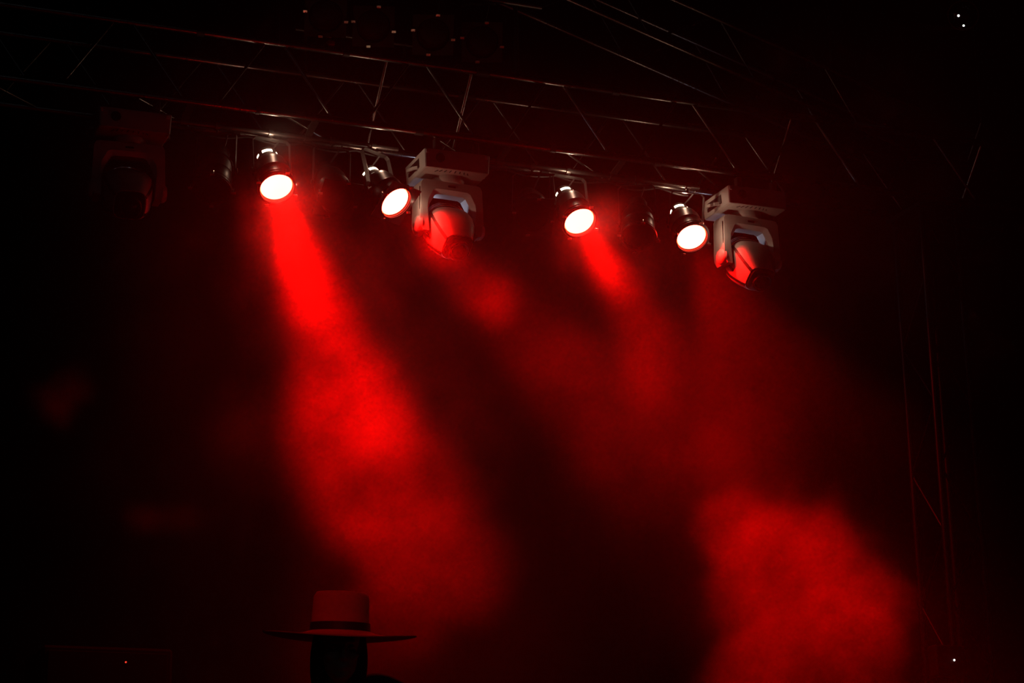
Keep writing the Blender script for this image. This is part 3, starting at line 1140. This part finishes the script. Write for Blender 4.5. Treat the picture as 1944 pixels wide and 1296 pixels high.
    # shirt
    def sub(ids, grow):
        idx = {k: i for i, k in enumerate(ids)}
        ee = [(idx[a], idx[b]) for a, b in E if a in idx and b in idx]
        rr = [tuple(x + grow for x in (R[i] if isinstance(R[i], tuple) else (R[i], R[i]))) for i in ids]
        return [J[i] for i in ids], ee, rr
    ids = [pel, bel, che, upc] + [x for s in (-1, 1) for x in parts[s][:4]]
    vv, ee, rr = sub(ids, 0.014)
    vv.append(J[pel] + Vector((0, 0, -0.045)))      # shirt hem over the waistband
    ee.append((0, len(vv) - 1))
    rr.append((0.150, 0.112))
    v2, f2 = skin_mesh(vv, ee, rr)
    q = MB()
    q.add(v2, f2, True)
    remeshed(q, 'shirt', M['shirt'], root, 0.010, 3)
    legs = [pel] + [i for i, p in enumerate(J) if 0.06 < (p.z - 0) < 0.92 + dz and i != pel and abs(p.x) < 0.13 and p.y > 0.0 and R[i] != 0.028 and not isinstance(R[i], tuple)]
    vv, ee, rr = sub(legs, 0.012)
    v2, f2 = skin_mesh(vv, ee, rr)
    q = MB()
    q.add(v2, f2, True)
    remeshed(q, 'trousers', M['trousers'], root, 0.010, 3)
    for s in (-1, 1):
        q = MB()
        ellipsoid(q, (0.135 * s, -0.03, 0.045), (0.048, 0.145, 0.045))
        ellipsoid(q, (0.118 * s, 0.06, 0.075), (0.050, 0.055, 0.075))
        remeshed(q, 'shoe', M['hatband'], root, 0.009, 3)
    # hat
    hz = Vector((0, -0.045, zb))
    HT = Matrix.Translation(hz) @ Matrix.Rotation(math.radians(5), 4, 'X') @ Matrix.Rotation(math.radians(1.5), 4, 'Y')
    n = 64
    def oval(rx, ry, z, wave=0.0, dip=0.0):
        pts = []
        for k in range(n):
            a = 2 * math.pi * k / n
            c, s = math.cos(a), math.sin(a)
            zz = z + wave * (c * c) - dip * max(0, s) * 0
            pts.append(HT @ Vector((rx * c, ry * s, zz)))
        return pts
    outer = [oval(0.270, 0.235, 0.000, 0.018), oval(0.272, 0.237, 0.004, 0.018), oval(0.200, 0.18, 0.008, 0.006), oval(0.130, 0.140, 0.016, 0.006),
             oval(0.106, 0.120, 0.030), oval(0.102, 0.116, 0.060), oval(0.100, 0.112, 0.110), oval(0.098, 0.106, 0.150), oval(0.088, 0.094, 0.166), oval(0.060, 0.070, 0.168),
             oval(0.035, 0.055, 0.158), oval(0.010, 0.02, 0.154)]
    inner = [oval(0.010, 0.02, 0.148), oval(0.085, 0.092, 0.150), oval(0.097, 0.110, 0.09), oval(0.101, 0.115, 0.02), oval(0.130, 0.140, 0.010, 0.006), oval(0.200, 0.18, 0.003, 0.006), oval(0.270, 0.235, 0.000, 0.018)]
    q = MB()
    q.rings(outer + inner, True, False)
    hat = q.build('hat', M['felt'], root, sharp=60)
    q = MB()
    q.rings([oval(0.106, 0.120, 0.029), oval(0.1075, 0.1215, 0.030), oval(0.1055, 0.1195, 0.058), oval(0.102, 0.1165, 0.0585), oval(0.106, 0.120, 0.029)], True, False)
    q.build('hat_band', M['hatband'], hat)


person()


# ------------------------------------------------------------------ theatre smoke
def at_beam(k, s, side=0.0, up=0.0):
    """Point s metres down beam k, moved sideways (right of the viewer) and up by so many metres."""
    return LENS[k] + AXIS[k] * s + RGT * side + UPV * up


PUFFS = [  # centre, radii, density, edge softness
    # first beam: dense all the way down
    (at_beam(0, 0.15), (0.30, 0.50, 0.45), 0.30, 1.0),
    (at_beam(0, 0.9), (0.45, 0.6, 0.5), 0.17, 1.0),
    (at_beam(0, 1.9), (0.62, 0.8, 0.55), 0.22, 1.0),
    (at_beam(0, 2.55, 0.13), (0.52, 0.8, 0.5), 0.23, 1.0),
    (at_beam(0, 3.2, 0.18), (0.42, 0.7, 0.42), 0.13, 1.0),
    # second beam: thin wisps
    (at_beam(1, 0.45), (0.20, 0.35, 0.22), 0.07, 1.0),
    (at_beam(1, 0.95), (0.30, 0.4, 0.25), 0.075, 1.0),
    (at_beam(1, 2.0), (0.60, 0.6, 0.45), 0.045, 1.0),
    (at_beam(1, 2.6), (0.50, 0.6, 0.4), 0.035, 1.0),
    # third beam
    (at_beam(2, 0.15), (0.25, 0.4, 0.35), 0.13, 1.0),
    (at_beam(2, 0.55), (0.22, 0.4, 0.20), 0.07, 1.0),
    (at_beam(2, 1.6, -0.06), (0.32, 0.6, 0.45), 0.035, 1.0),
    # rolling cloud low on the right, in the third and fourth beams
    (on_plane(1510, 1120, -1.9), (0.36, 0.60, 0.36), 0.062, 0.2),
    (on_plane(1410, 985, -1.8), (0.20, 0.40, 0.17), 0.055, 0.2),
    (on_plane(1530, 1010, -1.9), (0.16, 0.35, 0.15), 0.060, 0.2),
    (on_plane(1645, 1125, -1.9), (0.15, 0.35, 0.17), 0.060, 0.2),
    (on_plane(1600, 1250, -2.1), (0.20, 0.45, 0.24), 0.062, 0.2),
    (on_plane(1480, 1290, -2.1), (0.34, 0.50, 0.26), 0.055, 0.2),
    # torn wisps far left in the spill of the first lamp
    (Vector((1.95, 0.0, 4.55)), (0.16, 0.3, 0.14), 0.16, 0.8),
    (Vector((2.32, -1.0, 3.78)), (0.20, 0.3, 0.12), 0.16, 0.8),
    (Vector((2.55, 0.4, 5.62)), (0.22, 0.3, 0.20), 0.10, 0.9),
]
HAZE = 0.013


def smoke():
    lo, hi = Vector((-0.4, -6.6, STAGE_Z + 0.05)), Vector((8.2, 1.4, 7.1))
    ng = bpy.data.node_groups.new('smoke_density', 'GeometryNodeTree')
    ng.interface.new_socket('Geometry', in_out='INPUT', socket_type='NodeSocketGeometry')
    ng.interface.new_socket('Geometry', in_out='OUTPUT', socket_type='NodeSocketGeometry')
    out = ng.nodes.new('NodeGroupOutput')
    N, Lk = ng.nodes.new, ng.links.new

    def put(sock, v):
        if isinstance(v, bpy.types.NodeSocket):
            Lk(v, sock)
        elif v is not None:
            sock.default_value = v

    def mth(op, a, b=None, c=None, clamp=False):
        n = N('ShaderNodeMath')
        n.operation = op
        n.use_clamp = clamp
        for i, x in enumerate((a, b, c)):
            if x is not None:
                put(n.inputs[i], x)
        return n.outputs[0]

    def vec(op, a, b=None, c=None):
        n = N('ShaderNodeVectorMath')
        n.operation = op
        for i, x in enumerate((a, b, c)):
            if x is not None:
                put(n.inputs[i], tuple(x) if isinstance(x, (Vector, tuple)) else x)
        return n.outputs['Value'] if op == 'LENGTH' else n.outputs['Vector']

    def noise(v, scale, detail, rough=0.55, off=(0, 0, 0)):
        n = N('ShaderNodeTexNoise')
        n.inputs['Scale'].default_value = scale
        n.inputs['Detail'].default_value = detail
        n.inputs['Roughness'].default_value = rough
        put(n.inputs['Vector'], vec('ADD', v, off))
        return n

    def smap(v, a, b, c, d, smooth=True):
        n = N('ShaderNodeMapRange')
        n.interpolation_type = 'SMOOTHSTEP' if smooth else 'LINEAR'
        put(n.inputs['Value'], v)
        for k, x in zip(('From Min', 'From Max', 'To Min', 'To Max'), (a, b, c, d)):
            n.inputs[k].default_value = x
        return n.outputs['Result']

    pos = N('GeometryNodeInputPosition').outputs[0]
    w1 = noise(pos, 0.9, 3, off=(3.1, 7.7, 1.3)).outputs['Color']
    w2 = noise(pos, 3.2, 3, off=(13.1, 2.7, 5.3)).outputs['Color']
    p = vec('ADD', pos, vec('MULTIPLY', vec('SUBTRACT', w1, (0.5, 0.5, 0.5)), (0.75, 0.75, 0.75)))
    p = vec('ADD', p, vec('MULTIPLY', vec('SUBTRACT', w2, (0.5, 0.5, 0.5)), (0.48, 0.48, 0.48)))
    w3 = noise(pos, 2.3, 4, 0.6, off=(4.4, 8.2, 6.1)).outputs['Color']
    pc = vec('ADD', pos, vec('MULTIPLY', vec('SUBTRACT', w3, (0.5, 0.5, 0.5)), (0.62, 0.62, 0.62)))
    pc = vec('ADD', pc, vec('MULTIPLY', vec('SUBTRACT', noise(pos, 5.5, 3, off=(1.4, 3.2, 9.1)).outputs['Color'], (0.5, 0.5, 0.5)), (0.22, 0.22, 0.22)))
    clump = smap(noise(pos, 2.1, 5, 0.6).outputs['Fac'], 0.38, 0.63, 0.12, 1.85)
    total = None
    for c, r, d, soft in PUFFS:
        q = vec('LENGTH', vec('MULTIPLY', vec('SUBTRACT', pc if soft < 0.5 else p, c), (1 / r[0], 1 / r[1], 1 / r[2])))
        b = smap(q, 1.25 - soft * 1.05, 1.25, d, 0.0)
        total = b if total is None else mth('ADD', total, b)
    total = mth('MULTIPLY', total, clump)
    z = N('ShaderNodeSeparateXYZ')
    Lk(pos, z.inputs[0])
    thin = smap(noise(pos, 0.6, 3, off=(9, 4, 2)).outputs['Fac'], 0.35, 0.65, 0.4, 1.5)
    hz = mth('MULTIPLY', mth('MULTIPLY', smap(z.outputs['Z'], 5.5, 6.45, HAZE, 0.0), thin), smap(z.outputs['X'], 1.2, 2.8, 0.0, 1.0))
    hz = mth('MULTIPLY', hz, smap(z.outputs['X'], 5.4, 6.5, 1.0, 0.0))
    hz = mth('MULTIPLY', hz, smap(z.outputs['Y'], -4.2, -1.2, 0.25, 1.0))
    total = mth('ADD', total, hz)
    # the cloud thins out towards the edges of the space it fills
    for ax, a, b in (('X', 0.0, 0.6), ('X', 8.1, 7.4), ('Y', -6.5, -5.6), ('Y', 1.3, 0.6)):
        total = mth('MULTIPLY', total, smap(z.outputs[ax], min(a, b), max(a, b), 0.0 if a < b else 1.0, 1.0 if a < b else 0.0))
    vc = N('GeometryNodeVolumeCube')
    put(vc.inputs['Density'], total)
    vc.inputs['Min'].default_value = lo
    vc.inputs['Max'].default_value = hi
    h = 0.05
    for k, a, b in zip(('X', 'Y', 'Z'), lo, hi):
        vc.inputs['Resolution ' + k].default_value = int((b - a) / h)
    m = bpy.data.materials.new('theatre_smoke')
    m.use_nodes = True
    nt = m.node_tree
    nt.nodes.clear()
    mo = nt.nodes.new('ShaderNodeOutputMaterial')
    pv = nt.nodes.new('ShaderNodeVolumePrincipled')
    pv.inputs['Color'].default_value = (0.95, 0.95, 0.95, 1)
    pv.inputs['Density'].default_value = 1.0
    pv.inputs['Density Attribute'].default_value = 'density'
    pv.inputs['Anisotropy'].default_value = 0.25
    nt.links.new(pv.outputs[0], mo.inputs['Volume'])
    sm = N('GeometryNodeSetMaterial')
    sm.inputs['Material'].default_value = m
    Lk(vc.outputs[0], sm.inputs['Geometry'])
    Lk(sm.outputs[0], out.inputs[0])
    vd = bpy.data.volumes.new('stage_smoke')
    vd.materials.append(m)
    o = bpy.data.objects.new('stage_smoke', vd)
    COL.objects.link(o)
    md = o.modifiers.new('density', 'NODES')
    md.node_group = ng
    tag(o, 'drifting theatre smoke filling the red lamp beams over the stage', 'smoke', kind='stuff')


smoke()
